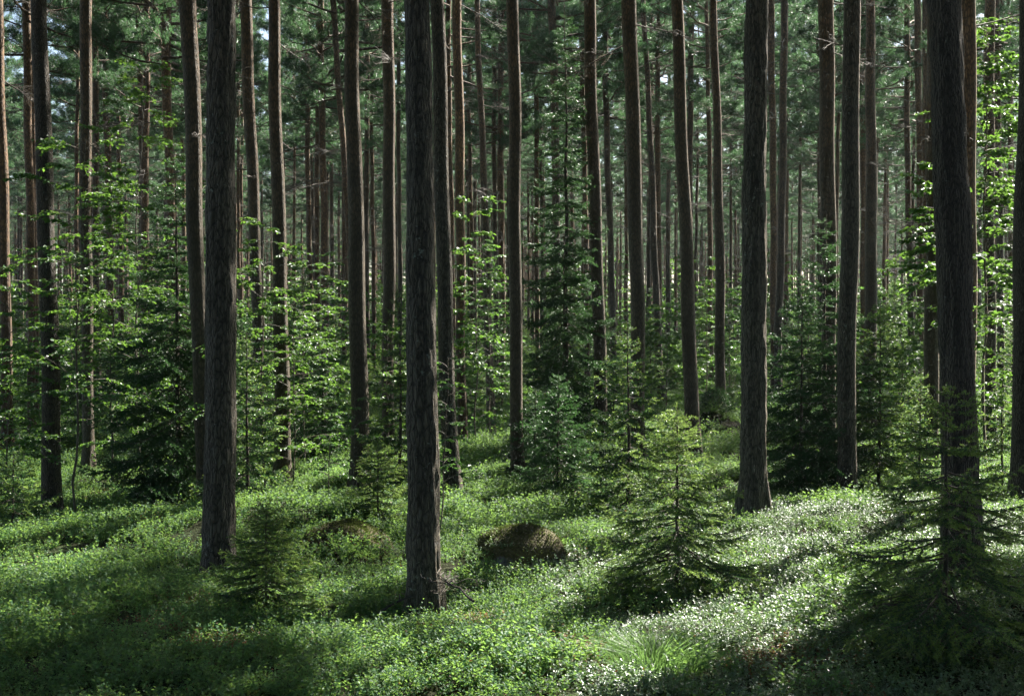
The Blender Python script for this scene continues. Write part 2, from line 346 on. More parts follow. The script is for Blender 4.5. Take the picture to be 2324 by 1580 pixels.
def axis(lo, hi, f0, f1, step, big):
    a = list(np.arange(f0, f1 + 1e-6, step)); s = step
    while a[-1] < hi: s = min(s * 1.35, big); a.append(a[-1] + s)
    s = step
    while a[0] > lo: s = min(s * 1.35, big); a.insert(0, a[0] - s)
    return np.array(a)
gx = axis(-380, 380, -15, 16, .16, 30); gy = axis(-100, 380, 3, 42, .16, 30)
GX, GY = np.meshgrid(gx, gy); GZ = ground_z(GX, GY)
mb = MB(); nx = len(gx); I = (np.arange(len(gy) - 1)[:, None] * nx + np.arange(nx - 1)[None]).ravel()
mb.quads(np.stack([GX, GY, GZ], -1).reshape(-1, 3), np.stack([I, I + 1, I + 1 + nx, I + nx], -1), 0, .5, True)
ground = tag(obj('ground', mb.mesh('ground', [ground_mat()])), kind='structure')

# ------------------------------------------------------------------ pines
def trunk_mesh(name, lean, rb, r1, rt, zt, H, mat, seed, sides=18, rough=.012, fine=False):
    """Tapered bole: radius rb at the foot, rt at height zt; lean = sideways run per metre."""
    rng = np.random.default_rng(seed)
    if fine: zs = np.concatenate([np.arange(-.4, 7.5, .05), np.linspace(7.6, H, 16)])
    else: zs = np.concatenate([np.arange(-.4, 2, .3), np.linspace(2.2, H, 44)])
    R = np.interp(zs, [-.4, 0, .35, .9, zt, max(zt + 1, H * .75), H], [rb * 1.15, rb * 1.02, rb * .92, r1, rt, min(rt * .8, .09), .012])
    ph = rng.uniform(0, 6.3, 4); amp = .012 + .0 * zs
    cx = lean * np.maximum(zs, 0) + (.010 if fine else .022) * np.sin(zs * .55 + ph[0]) * np.clip(zs / 3, 0, 1) + (.004 if fine else .012) * np.sin(zs * 1.9 + ph[1])
    cx -= cx[np.argmin(np.abs(zs))]
    cy_ = .02 * np.sin(zs * .5 + ph[2]) * np.clip(zs / 3, 0, 1)
    th = np.arange(sides) * 2 * math.pi / sides
    TH, ZZ = np.meshgrid(th, zs)
    d = .5 * vnoise(TH * sides / 6.283 / 1.5, ZZ * 5, seed) if fine else 0
    d2 = vnoise(np.cos(TH) * 1.3 + 7, ZZ * 1.6 + np.sin(TH) * 1.3, seed + 5)
    flare = np.clip(.45 - ZZ, 0, .6) * (.42 * np.cos(TH * 4 + ph[3]) + .16 * np.cos(TH * 7 + ph[0]) + .25)
    RR = R[:, None] * (1 + flare) + rough * (d + d2 * .35) * np.clip(R[:, None] / .12, .2, 1.2)
    V = np.stack([cx[:, None] + RR * np.cos(TH), cy_[:, None] + RR * np.sin(TH), ZZ], -1)
    n = len(zs); i = np.arange(n - 1)[:, None] * sides; j = np.arange(sides)[None]; k = (j + 1) % sides
    m = MB(); m.quads(V.reshape(-1, 3), np.stack([i + j, i + k, i + sides + k, i + sides + j], -1), 0, .5, True)
    return m.mesh(name, [mat]), (lambda z: (float(np.interp(z, zs, cx)), float(np.interp(z, zs, cy_)), float(np.interp(z, zs, R))))

def crown_mesh(seed, length=8.5, reach=2.0, limbs=46, tufts=7, nb=16, raw=False):
    rng = np.random.default_rng(seed); m = MB(); P = []; Dn = []
    for i in range(limbs):
        t = (i + rng.random()) / limbs; z0 = t * length; az = i * 2.4 + rng.normal() * .5
        prof = (.55 + .45 * math.sin(math.pi * min(1, t * 1.25 + .15))) * (1 - max(0, t - .62) * 1.9)
        Lb = reach * max(.22, prof) * rng.uniform(.65, 1.25)
        if t < .3 and rng.random() < .3: continue
        up = -.15 + .9 * t + rng.normal() * .12
        s = np.linspace(0, 1, 7)
        rr = Lb * s; zz = z0 + Lb * (up * s + .18 * s * s * (1 - t))
        side = np.cumsum(rng.normal(size=7) * .05) * Lb
        c, sn = math.cos(az), math.sin(az)
        pts = np.stack([rr * c - side * sn, rr * sn + side * c, zz], -1)
        tube(m, pts, np.linspace(.028 * Lb / reach + .008, .006, 7), 5, 1)
        for q in range(int(5 + 5 * Lb / reach)):
            f = rng.uniform(.35, 1.0) if q else 1.0; b = np.array([np.interp(f, s, pts[:, k]) for k in range(3)])
            da = az + rng.choice([-1, 1]) * rng.uniform(.3, 1.1); l2 = rng.uniform(.3, .75) * (1.15 - f * .5)
            d = np.array([math.cos(da), math.sin(da), rng.uniform(.05, .7)]); e = b + d * l2
            mid = (b + e) / 2 + rng.normal(size=3) * .05
            tube(m, np.stack([b, mid, e]), [.008, .006, .004], 3, 1)
            for u in np.linspace(.35, 1, tufts):
                k = b + (e - b) * u + rng.normal(size=3) * .06; P.append(k); Dn.append(d)
    P = np.array(P); Dn = unit(np.array(Dn)); n = len(P)
    PP = np.repeat(P, nb, 0) + rng.normal(size=(n * nb, 3)) * .035
    DD = np.repeat(Dn, nb, 0) * .55 + unit(rng.normal(size=(n * nb, 3))) * .9 + np.array([0, 0, .25])
    tr = np.repeat(rng.random(n), nb) * .6 + rng.random(n * nb) * .4
    blades(m, PP, DD, rng.uniform(.08, .14, n * nb), .017, rng, 0, tr)
    return m.mesh('pine_crown', [M['pine_needle'], M['bark_red']]) if not raw else m.arrays()
CROWN = [crown_mesh(11 + k, 8.5, 1.75 + .18 * (k % 3), 60 + 6 * (k % 2)) for k in range(5)]
CROWN_BIG = [crown_mesh(31 + k, 6.0, 2.4, 74, 8, 22) for k in range(2)]
CROWN_SPARSE = [crown_mesh(41 + k, 5.0, 1.5, 20, 5, 9) for k in range(2)]

def dead_branch_mesh(seed, L):
    rng = np.random.default_rng(seed); m = MB(); s = np.linspace(0, 1, 9)
    pts = np.stack([L * s, np.cumsum(rng.normal(size=9)) * .025 * L, L * (rng.uniform(-.25, .15) * s - .12 * s * s) + np.cumsum(rng.normal(size=9)) * .012], -1)
    tube(m, pts, np.linspace(.013, .003, 9), 4)
    for q in range(int(16 * L)):
        f = rng.uniform(.2, 1); b = np.array([np.interp(f, s, pts[:, k]) for k in range(3)])
        a = rng.choice([-1, 1]) * rng.uniform(.4, 1.2); l = rng.uniform(.15, .5) * L * (1.1 - f * .6)
        e = b + l * np.array([math.cos(a), math.sin(a), rng.uniform(-.45, .3)]); mid = (b + e) / 2 + rng.normal(size=3) * .05 * l + np.array([0, 0, .03])
        tube(m, np.stack([b, mid, e]), [.006, .004, .0025], 3)
        for _ in range(3):
            u = rng.uniform(.3, 1); bb = b + (e - b) * u; a2 = a + rng.normal() * .8
            ee = bb + l * .35 * np.array([math.cos(a2), math.sin(a2), rng.uniform(-.5, .3)])
            tube(m, np.stack([bb, (bb + ee) / 2 + rng.normal(size=3) * .01, ee]), [.0035, .003, .002], 3)
    return m.mesh('dead_branch', [M['dead']])
DEAD = [dead_branch_mesh(70 + k, L) for k, L in enumerate((.8, 1.3, 1.8, 1.1, .45, .25))]

# places the sun reaches in the photograph: x, y, distance, radius (m). Trees whose crown would shade them are not planted / carry a thin crown
LIT = [ray(*p[:3]).to_tuple() + (p[3],) for p in (
    (80,1230,13.5,1.0),(230,1235,13.5,1.0),(380,1240,13.4,.8),(1820,1230,13,1.0),(1950,1190,14,1.2),(1760,1330,11,1.0),(1880,1380,10.2,.9),
    (1620,1300,11.4,.8),(1535,1150,11.2,1.0),(1540,960,11.2,.8),(1535,1250,11.2,1.0),(1100,1150,16,.9),(640,1160,15,.8),(1500,1520,8.4,.7),(1750,1500,8.6,.7),(1150,1500,8.6,.6),(1040,1540,7.9,.5),(1340,1540,8.0,.5),
    (700,1060,21.5,1.2),(1110,1040,24,1.4),(2260,720,23,1.6),(2260,480,23,1.6),(2260,220,23,1.6),(2270,1010,28,1.5),(300,520,17,1.2),(1110,620,28,1.2),(532,250,12.8,.3),(532,700,12.8,.3),(832,800,19.5,.3),(896,500,25,.3),(212,500,24,.3),(212,850,24,.3),(1055,400,28,.4),(1745,900,15.2,.3),(1745,500,15.2,.3),(1945,700,18,.3),(1545,1050,11.2,.6),(1420,1190,12,.5),(1680,1200,11.6,.5))]
SHADE = [ray(*p).to_tuple() + (.3,) for p in (
    (80,1450,9.2),(80,1550,7.8),(300,1430,9.2),(300,1550,7.9),(550,1450,9.0),(550,1560,7.8),(800,1440,9.2),(800,1550,7.9),(620,1320,11),(350,1350,11),(860,1340,11),
    (2050,1450,9),(2250,1450,9),(2050,1560,7.8),(2250,1560,7.8),(2200,1320,10.5),(100,1150,18),(250,1140,18),(400,1150,17.5),(1250,1080,19),(1800,1130,18),(1480,1420,9.3),(1050,1300,11.5))]
def shades(x, y, base, h0, h1, r, spots=None):
    hit = 0
    for (lx, ly, lz, lr) in (spots or LIT):
        for h in (h0 + 1, (h0 + h1) / 2, h1 - 1.5):
            k = (base + h - lz) / TO_SUN.z
            if math.hypot(lx + TO_SUN.x * k - x, ly + TO_SUN.y * k - y) < r + lr * .8: hit += 1; break
    return hit

RNG = random.Random(5)
def add_pine(root, topz, H, at, crown_i, dense, dead_n, dead_lo, rng, big=False):
    h0 = topz
    x, y, r = at(h0)
    if dense: obj('crown', CROWN_BIG[crown_i % 2] if big else CROWN[crown_i % 5], root, (x, y, h0), (0, 0, rng.uniform(0, 6.28)), (1, 1, (H - h0) / (6.0 if big else 8.5)))
    else: obj('crown', CROWN_SPARSE[crown_i % 2], root, (at(H - 5.0)[0], at(H - 5.0)[1], H - 5.2), (0, 0, rng.uniform(0, 6.28)))
    for k in range(dead_n):
        z = rng.uniform(dead_lo, h0 + 1.5); x, y, r = at(z)
        obj('dead_branch', DEAD[rng.randrange(4) if z > dead_lo + 1.5 else rng.choice((0, 4, 5))], root, (x, y, z), (0, rng.uniform(-.2, .25), rng.uniform(0, 6.28)))

listed = []
for k, (xb, yb, xt, wb, wt, D, bk, label) in enumerate(PINES):
    p = ray(xb, yb, D); top = ray(xt, 0, D); z = gz(p.x, p.y)
    rb = wb * D / FP / 2; rt = wt * D / FP / 2; zt = top.z - z; H = RNG.uniform(16.5, 19.5) if D < 45 else RNG.uniform(17, 20)
    near = D < 16
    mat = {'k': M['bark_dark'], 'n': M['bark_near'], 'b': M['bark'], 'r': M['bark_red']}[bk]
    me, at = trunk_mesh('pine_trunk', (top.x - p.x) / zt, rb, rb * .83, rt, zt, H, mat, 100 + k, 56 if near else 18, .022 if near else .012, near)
    root = thing('pine_tree', label, 'pine tree', (p.x, p.y, z), 'pines of the old forest')
    obj('trunk', me, root)
    h0 = RNG.uniform(8.5, 10.5) if D > 30 else RNG.uniform(11, 12.5)
    xc, yc, _ = at(13)
    dense = shades(p.x + xc, p.y, z, h0, H, 1.3) == 0
    big = dense and D < 40 and shades(p.x + xc, p.y, z, h0, H, 1.3, SHADE) > 0
    if dense and not big and D < 40: big = shades(p.x + xc, p.y, z, h0, H, 2.3) == 0
    add_pine(root, h0, H, at, k, dense, (9 if D > 30 else 5) if D > 17 else 0, 4.5 if D > 30 else 5.5, RNG, big)
    listed.append((p.x, p.y))

# further pines: deep in the forest ahead, and round about outside the view, where they shade the ground
protos = []
for k in range(8):
    H = 18.5; rad = .095 + .012 * k
    me, at = trunk_mesh('pine_trunk', RNG.uniform(-.012, .012) if k < 6 else 0, rad * 1.15, rad, rad * .78, 6.0, H, M['bark_red'] if k % 3 != 1 else M['bark'], 300 + k, 12)
    root = thing('pine_tree', 'x', 'pine tree', (0, 0, 0)); obj('trunk', me, root)
    add_pine(root, (9.0 + .5 * (k % 3)) if k < 6 else 12.5, H, at, k, True, 9, 4.0, RNG, k > 5)
    protos.append(root)
used = [False] * 8
def plant(x, y, label, group, s, big=False):
    k = RNG.randrange(6) if not big else RNG.randrange(6, 8)
    if not used[k]:
        used[k] = True; r = protos[k]; r.location = (x, y, gz(x, y)); r.rotation_euler.z = RNG.uniform(0, 6.28); r.scale = (s,) * 3
        r['label'] = label
        if group: r['group'] = group
    else: r = copy_tree(protos[k], (x, y, gz(x, y)), RNG.uniform(0, 6.28), s, label, group)
def clear(x, y, d): return all((x - a) ** 2 + (y - b) ** 2 > d * d for a, b in listed)
n = 0; tries = 0
while n < 205 and tries < 6000:
    tries += 1
    y = math.sqrt(RNG.uniform(36 ** 2, 108 ** 2)); x = RNG.uniform(-1, 1) * (.42 * y + 1)
    if not clear(x, y, 1.9): continue
    listed.append((x, y)); n += 1
    if y < 62: plant(x, y, 'slender pine in the middle depth of the forest among green saplings', 'slender pines in the middle depth', RNG.uniform(.92, 1.08))
    else: plant(x, y, 'far thin pine fading into pale haze deep in the forest', 'far pines fading into the haze', RNG.uniform(.92, 1.1))
for (px, D) in ((2192, 20.0),):  # pine added out of sight for the shade its crown casts
    q = ray(px, 1000, D); listed.append((q.x, q.y)); plant(q.x, q.y, 'unseen pine added behind the massive nearly black pine for its shade', None, 1.0, True)
n = 0; tries = 0
while n < 34 and tries < 20000:                       # pines added out of view so their shade falls on the dark spots
    tries += 1
    q = RNG.choice(SHADE); h = RNG.uniform(13, 18); x = q[0] + TO_SUN.x / TO_SUN.z * h + RNG.uniform(-.8, .8); y = q[1] + TO_SUN.y / TO_SUN.z * h + RNG.uniform(-.8, .8)
    if abs(x) < .42 * max(y, 0) + 1.2 or not clear(x, y, 1.7) or shades(x, y, 0, 12.8, 18.8, 1.8): continue
    listed.append((x, y)); n += 1
    plant(x, y, 'unseen broad crowned pine added on the sunny side to cast shade', 'pines round about the view', RNG.uniform(.95, 1.05), True)
print('shade trees', n)
n = 0; tries = 0
while n < 118 and tries < 12000:
    tries += 1
    x = RNG.uniform(-20, 30); y = RNG.uniform(-15, 40)
    if abs(x) < .42 * max(y, 0) + 1.2 or math.hypot(x, y) < 3.0: continue
    if not clear(x, y, 2.1): continue
    if shades(x, y, 0, 9.3, 18.5, 1.4): continue
    listed.append((x, y)); n += 1
    plant(x, y, 'tall pine of the surrounding forest standing outside the view', 'pines round about the view', RNG.uniform(.95, 1.08), x < 0 or y < 6)
print('round about', n)

# ------------------------------------------------------------------ spruces
def bough_arrays(L, seed, fine=True, tips=True, dens=1.0):
    """Flat spray along +X: axis, side twigs, needles (materials 0 needle, 1 new growth, 2 bark)."""
    rng = np.random.default_rng(seed); m = MB(); s = np.linspace(0, 1, 10)
    sag = rng.uniform(.10, .22)
    zz = L * (-sag * np.sin(s * math.pi * .75) + .10 * s ** 3); yy = np.cumsum(rng.normal(size=10)) * .012 * L
    ax = np.stack([L * s, yy, zz], -1)
    tube(m, ax, np.linspace(.007 * L + .002, .0018, 10), 4, 2)
    twigs = [(ax[3:], 1.0)] if L > .3 else [(ax[1:], 1.0)]
    step = .05 if fine else .06
    for f in np.arange(.16 if L > .4 else .08, .97, step / L):
        for sg in (-1, 1):
            if rng.random() > .9 * dens + .05: continue
            b = np.array([np.interp(f + rng.normal() * .01, s, ax[:, k]) for k in range(3)])
            l = min(.42 * L, (1.03 - f) * L * .55 + .035) * rng.uniform(.65, 1.15) * (.55 + .45 * min(1, f * 3))
            a = sg * rng.uniform(.7, 1.05); q = np.linspace(0, 1, 5)
            d = np.array([math.cos(a), math.sin(a), 0])
            pts = b + d * (l * q)[:, None]; pts[:, 2] += -l * .30 * q ** 1.5 + rng.normal() * .06 * l * q; pts[:, 0] += .12 * l * q * q
            tube(m, pts[::2], [.0026, .002, .0012], 3, 2)
            twigs.append((pts, 1.0))
            if l > .13:
                for f2 in np.arange(.3, .9, (.07 if fine else .08) / l):
                    b2 = np.array([np.interp(f2, q, pts[:, k]) for k in range(3)]); a2 = a + rng.choice([-1, 1]) * rng.uniform(.6, .95)
                    l2 = (1.05 - f2) * l * .45 * rng.uniform(.7, 1.2)
                    p2 = b2 + np.array([math.cos(a2), math.sin(a2), -.3])[None] * (l2 * np.linspace(0, 1, 3))[:, None]
                    twigs.append((p2, 1.0))
    per = (430 if fine else 150) * dens; nl, nw = (.019, .0055) if fine else (.034, .013)
    for pts, _ in twigs:
        seg = np.linalg.norm(np.diff(pts, axis=0), axis=1); tot = seg.sum(); cum = np.concatenate([[0], np.cumsum(seg)]) / max(tot, 1e-6)
        n = max(4, int(tot * per)); u = np.sort(rng.random(n)) ** .9
        P = np.stack([np.interp(u, cum, pts[:, k]) for k in range(3)], -1); T = unit(pts[-1] - pts[0])
        dv = unit(rng.normal(size=(n, 3)) * np.array([1, 1, .8]) + np.array([0, 0, .25])) * .8 + T * .75
        tip = (1 - u) * tot < (.085 if fine else .05)
        blades(m, P, dv, nl * rng.uniform(.8, 1.2, n) * np.where(tip, .85, 1), nw, rng, np.where(tip, 1 if tips else 0, 0))
    return m.arrays()
SPM = [M['spruce_needle'], M['spruce_new'], M['spruce_bark']]
def arr_mesh(arr, name):
    m = MB(); m.add(arr); return m.mesh(name, SPM)
FINE = {L: [arr_mesh(bough_arrays(L, 500 + int(L * 100) + j), 'spruce_bough') for j in range(2)] for L in (.12, .22, .36, .55, .8)}
COARSE = {L: [bough_arrays(L, 600 + int(L * 100) + j, False) for j in range(3)] for L in (.25, .45, .75, 1.1)}
COARSE_DARK = {L: [bough_arrays(L, 650 + int(L * 100) + j, False, False) for j in range(2)] for L in COARSE}
def whorls(H, width, rng, start=.06, per=5, gap=None, power=.85):
    """(height, azimuth, length, pitch) of each bough."""
    out = []; gap = gap or max(.10, H * .065); z = H * start
    while z < H * .97:
        t = z / H; L = width * (1 - t) ** power * rng.uniform(.85, 1.1) + .04
        if t < .12: L *= .85 + t
        k0 = rng.uniform(0, 6.28)
        for k in range(per):
            out.append((z + rng.uniform(-.3, .3) * gap, k0 + k * 6.283 / per + rng.gauss(0, .25), L * rng.uniform(.7, 1.15), -.10 + .75 * max(0, t - .15) ** 1.3 + rng.gauss(0, .08)))
        z += gap * (1 - .35 * t)
    return out
def spruce_trunk(H, r, seed):
    rng = np.random.default_rng(seed); m = MB(); zs = np.linspace(-.2, H, 20)
    tube(m, np.stack([np.cumsum(rng.normal(size=20)) * .006 * H / 4, np.cumsum(rng.normal(size=20)) * .006 * H / 4, zs], -1), np.interp(zs, [-.2, 0, H], [r * 1.3, r, .004]), 10)
    return m.mesh('spruce_trunk', [M['spruce_bark']])
def near_spruce(px, py, D, H, width, r, label, seed, per=6, gap=None, start=.05, power=.85, droop=0):
    rng = random.Random(seed); p = ray(px, py, D); z = gz(p.x, p.y)
    root = thing('young_spruce', label, 'spruce', (p.x, p.y, z), 'young spruces')
    obj('trunk', spruce_trunk(H, r, seed), root)
    ls = sorted(FINE)
    for (bz, az, L, pit) in whorls(H, width, rng, start, per, gap, power):
        k = min(ls, key=lambda a: abs(math.log(a / L))); s = L / k
        obj('bough', rng.choice(FINE[k]), root, (0, 0, bz), (rng.gauss(0, .12), -pit + droop, az), (s, s, s))
    m = MB(); g = np.random.default_rng(seed); u = g.random(90)
    blades(m, np.stack([u * 0, u * 0, H - .16 + u * .2], -1), np.stack([g.normal(size=90), g.normal(size=90), np.full(90, .9)], -1), .018, .0045, g, 1)
    obj('leader_shoot', m.mesh('leader_shoot', SPM), root)
    return root
def spruce_crown(H, width, seed, per=5, start=.06, gap=None, power=.85, hang=0, dark=False):
    rng = random.Random(seed); m = MB(); ls = sorted(COARSE)
    for (bz, az, L, pit) in whorls(H, width, rng, start, per, gap, power):
        k = min(ls, key=lambda a: abs(math.log(a / L))); s = L / k
        m.add(rng.choice(COARSE[k]) if not dark else rng.choice(COARSE_DARK[k]), Matrix.Translation((0, 0, bz)) @ Euler((rng.gauss(0, .15), -pit + hang, az)).to_matrix().to_4x4() @ Matrix.Diagonal((s, s, s, 1)))
    return m.mesh('spruce_crown', SPM)
def spruce(px, py, D, H, width, r, label, seed, **kw):
    p = ray(px, py, D); root = thing('young_spruce', label, 'spruce', (p.x, p.y, gz(p.x, p.y)), 'young spruces')
    obj('trunk', spruce_trunk(H, r, seed), root); obj('crown', spruce_crown(H, width, seed, **kw), root); return root

near_spruce(1535,1320,11.2,1.66,1.0,.022,'sunlit pale green young spruce glowing in front of the straight brown pines',1,7,.125)
near_spruce(2145,1490,8.6,1.80,1.3,.022,'dark near spruce with drooping branches before the massive black pine',2,6,.165,droop=.10)
near_spruce(605,1352,10.5,.95,.70,.013,'small low dark green spruce at the foot of the thick sun edged pine',3,7,.075)
near_spruce(858,1190,15,1.0,.62,.014,'little light green spruce in front of the stout pine with glowing lower edge',4,6,.09)
spruce(1285,1010,24,8.3,1.35,.07,'tall narrow dark spruce with layered drooping branches standing between the brown pines',5,gap=.30,per=7,dark=True,hang=.18,power=.8)
spruce(906,1100,18.5,3.1,.75,.03,'slim light green spruce partly hidden by the big lichen flecked pine',6,gap=.2)
spruce(408,1168,20.0,5.6,1.8,.05,'broad black green spruce in deep shade behind the leaning pine',7,gap=.26,per=6,hang=.14,dark=True)
spruce(1268,1115,18.8,1.8,.8,.02,'bushy dark young spruce below the tall narrow spruce',8,gap=.13,per=6,dark=True)
spruce(1215,1090,20.5,1.5,.75,.02,'smaller young spruce beside the bushy dark one below the tall spruce',9,gap=.13,dark=True)
spruce(1427,1135,17.3,2.6,1.0,.03,'grey green spruce with spreading tiers just behind the sunlit young spruce',10,gap=.2)
spruce(1815,1150,18.5,3.3,1.2,.03,'dark thin stemmed spruce beside the thick furrowed pine',11,gap=.24,per=5,dark=True)
spruce(1868,1150,19,4.3,1.35,.04,'tallest dark spruce of the thicket before the golden edged pine',12,gap=.26,per=5,dark=True)
spruce(1995,1095,19.6,3.0,1.05,.03,'leafy looking mid green spruce with bare dark stem beyond the sunlit slope',13,gap=.17,per=6,start=.16)
spruce(733,1030,24,2.1,.9,.025,'small dark spruce in shade between the crooked pine and the stout pine',14,gap=.16,per=6,dark=True)
spruce(30,1120,16.5,1.1,.8,.02,'low pale spruce at the picture edge beneath the birch twigs',15,gap=.13)
spruce(560,1150,16,2.2,.8,.025,'feathery light green spruce just behind the thick sun edged pine',16,gap=.17)
spruce(2275,1110,19,1.9,.6,.02,'sparse spruce with thin boughs under the glowing birch',17,gap=.2,per=4)
spruce(2085,1120,17.5,1.9,.6,.02,'dark bushy spruce close against the massive black pine',18,gap=.15,per=6)

# ------------------------------------------------------------------ deciduous saplings
def sapling_parts(H, spread, seed, nbr, leafL, kind, start=.25, lean=0.0, density=1.0, sub=5):
    rng = np.random.default_rng(seed); st = MB(); fo = MB()
    zs = np.linspace(-.15, H, 16); q = np.clip(zs / H, 0, 1)
    sx = lean * zs + np.cumsum(rng.normal(size=16)) * .012 * H / 3; sy = np.cumsum(rng.normal(size=16)) * .012 * H / 3
    stem = np.stack([sx, sy, zs], -1); tube(st, stem, .006 * H * .5 + .004 - (.006 * H * .5) * q, 7)
    P = []; Dn = []
    for i in range(nbr):
        t = start + (1 - start) * (i + rng.random()) / nbr; b = np.array([np.interp(t * H, zs, stem[:, k]) for k in range(3)])
        az = i * 2.4 + rng.normal() * .4; L = spread * (1.1 - .75 * t) * rng.uniform(.6, 1.2); s = np.linspace(0, 1, 8); up = rng.uniform(.2, 1.0)
        d = np.array([math.cos(az), math.sin(az)])
        pts = np.stack([b[0] + d[0] * L * s, b[1] + d[1] * L * s, b[2] + L * (up * s - .55 * s * s)], -1) + np.cumsum(rng.normal(size=(8, 3)) * .018 * L, 0)
        tube(st, pts, np.linspace(.006, .0018, 8), 4)
        tw = [pts[2:]]
        for _ in range(sub):
            f = rng.uniform(.3, .95); bb = np.array([np.interp(f, s, pts[:, k]) for k in range(3)]); a = az + rng.choice([-1, 1]) * rng.uniform(.4, 1.1); l = L * rng.uniform(.2, .5)
            e = bb + l * np.array([math.cos(a), math.sin(a), rng.uniform(-.35, .2)]); pp = np.stack([bb, (bb + e) / 2 + np.array([0, 0, .04 * l]), e])
            tube(st, pp, [.003, .002, .0012], 3); tw.append(pp)
        for pp in tw:
            tot = np.linalg.norm(np.diff(pp, axis=0), axis=1).sum(); n = max(3, int(tot / (leafL * .26) * density)); u = rng.random(n)
            P.append(np.stack([np.interp(u, np.linspace(0, 1, len(pp)), pp[:, k]) for k in range(3)], -1))
            a = np.arctan2(*(pp[-1] - pp[0])[1::-1]); aa = a + rng.choice([-1, 1], n) * rng.uniform(.3, 1.4, n)
            Dn.append(np.stack([np.cos(aa), np.sin(aa), rng.uniform(-.7, .15, n)], -1))
    P = np.concatenate(P); Dn = np.concatenate(Dn); n = len(P)
    P = P + unit(Dn) * leafL * .3 * rng.random((n, 1))
    Nn = unit(rng.normal(size=(n, 3)) * .8 + np.array([0, 0, 1]))
    sz = leafL * rng.uniform(.45, 1.3, n); leaves(fo, P, Dn, Nn, sz, sz * (.72 if kind == 'birch' else .5), rng, 0, .12, True)
    return st.mesh('sapling_stem', [M['birch_bark']]), fo.mesh('sapling_foliage', [M['birch_leaf' if kind == 'birch' else 'rowan_leaf']])
def sapling(px, py, D, H, spread, seed, nbr, leafL, kind, label, group='leafy saplings', name=None, **kw):
    p = ray(px, py, D); root = thing(name or (kind + '_sapling'), label, 'sapling', (p.x, p.y, gz(p.x, p.y)), group)
    a, b = sapling_parts(H, spread, seed, nbr, leafL, kind, **kw); obj('stem', a, root); obj('foliage', b, root); return root

sapling(158,1130,17.5,5.3,1.5,21,44,.058,'birch','tall birch sapling with bright backlit leaves beside the nearly black pine',start=.3,lean=.04)
sapling(330,1075,23.0,7.4,1.8,22,54,.062,'birch','wide birch sapling with yellow green sprays behind the leaning pine',start=.25)
sapling(600,1060,19,4.2,1.1,23,34,.058,'birch','leafy birch sapling around the crooked dark pine',start=.3)
sapling(690,1040,23,3.6,1.2,24,34,.052,'birch','birch sapling with lit leaf sprays beside the warm brown slim pine',start=.25)
sapling(20,1090,18,3.4,1.1,25,30,.052,'birch','birch sapling with sparse bright leaves at the picture edge',start=.25)
sapling(1006,1172,14.5,2.05,.42,26,24,.045,'rowan','thin rowan sapling with grey green leaves hugging the big lichen flecked pine',start=.3,lean=.02)
sapling(1106,1000,27,4.4,.9,27,40,.06,'rowan','glowing pale green bush between the golden edged pine and the straight brown pine',start=.3)
sapling(2240,1065,23.0,8.1,1.6,28,110,.088,'birch','glowing yellow green birch sapling next to the massive black pine',start=.32)
sapling(2148,1175,13.6,3.9,.80,29,15,.062,'birch','young birch whose single lit branch hangs out behind the massive black pine',start=.70,density=2.0)
sapling(800,1085,18,1.5,.6,30,14,.055,'rowan','low rowan with white lit leaves before the stout pine',start=.3)
sapling(745,1140,16,1.0,.35,31,10,.05,'rowan','tiny rowan shoot with thin bare stem near the sunlit bilberry hump',start=.4)
sapling(880,1090,20,2.6,.7,32,26,.05,'birch','light green birch sapling filling the space before the straight sun edged pine',start=.2)

sapling(255,1090,22,5.2,1.3,33,46,.052,'birch','birch sapling with dense dark lower leaves beyond the pine with the long sunlit stripe',start=.12)
sapling(455,1075,21.5,5.0,1.3,34,46,.052,'birch','birch sapling crowding behind the leaning pine and the broad black green spruce',start=.15)
sapling(665,1050,20.5,3.2,1.1,35,40,.052,'birch','bushy birch sapling at the foot of the crooked dark pine',start=.12)
sapling(2300,1120,18.5,4.2,1.0,36,40,.06,'birch','birch sapling with dimmer leaves behind the glowing yellow green one',start=.2)
rg = np.random.default_rng(50); n = 3200; dv = unit(rg.normal(size=(n, 3))); dv[:, 2] = np.abs(dv[:, 2]); P = dv * np.array([.34, .34, .46]) * rg.uniform(.6, 1.03, (n, 1)) * (1 + .12 * rg.normal(size=(n, 1)) * 0)
P *= (1 + .14 * vnoise(dv[:, 0] * 3 + 4, dv[:, 1] * 3 + dv[:, 2] * 2, 4))[:, None]
m = MB(); sz = .032 * rg.uniform(.7, 1.2, n); leaves(m, P, dv + rg.normal(size=(n, 3)) * .6, unit(rg.normal(size=(n, 3)) * .5 + np.array([0, 0, 1])), sz, sz * .6, rg)
p = ray(1625, 990, 25); root = thing('round_bush', 'round dense dark green bush on the rise beneath two brown pines', 'bush', (p.x, p.y, gz(p.x, p.y) + .02))
obj('foliage', m.mesh('bush_foliage', [M['bush_leaf']]), root)
m = MB()
for k in range(7): e = rg.normal(size=3) * np.array([.14, .14, .03]); tube(m, np.array([[0, 0, -.05], [e[0] * .5, e[1] * .5, .15], [e[0], e[1], .36 + e[2]]]), [.008, .006, .003], 5)
obj('stem', m.mesh('bush_stem', [M['birch_bark']]), root)

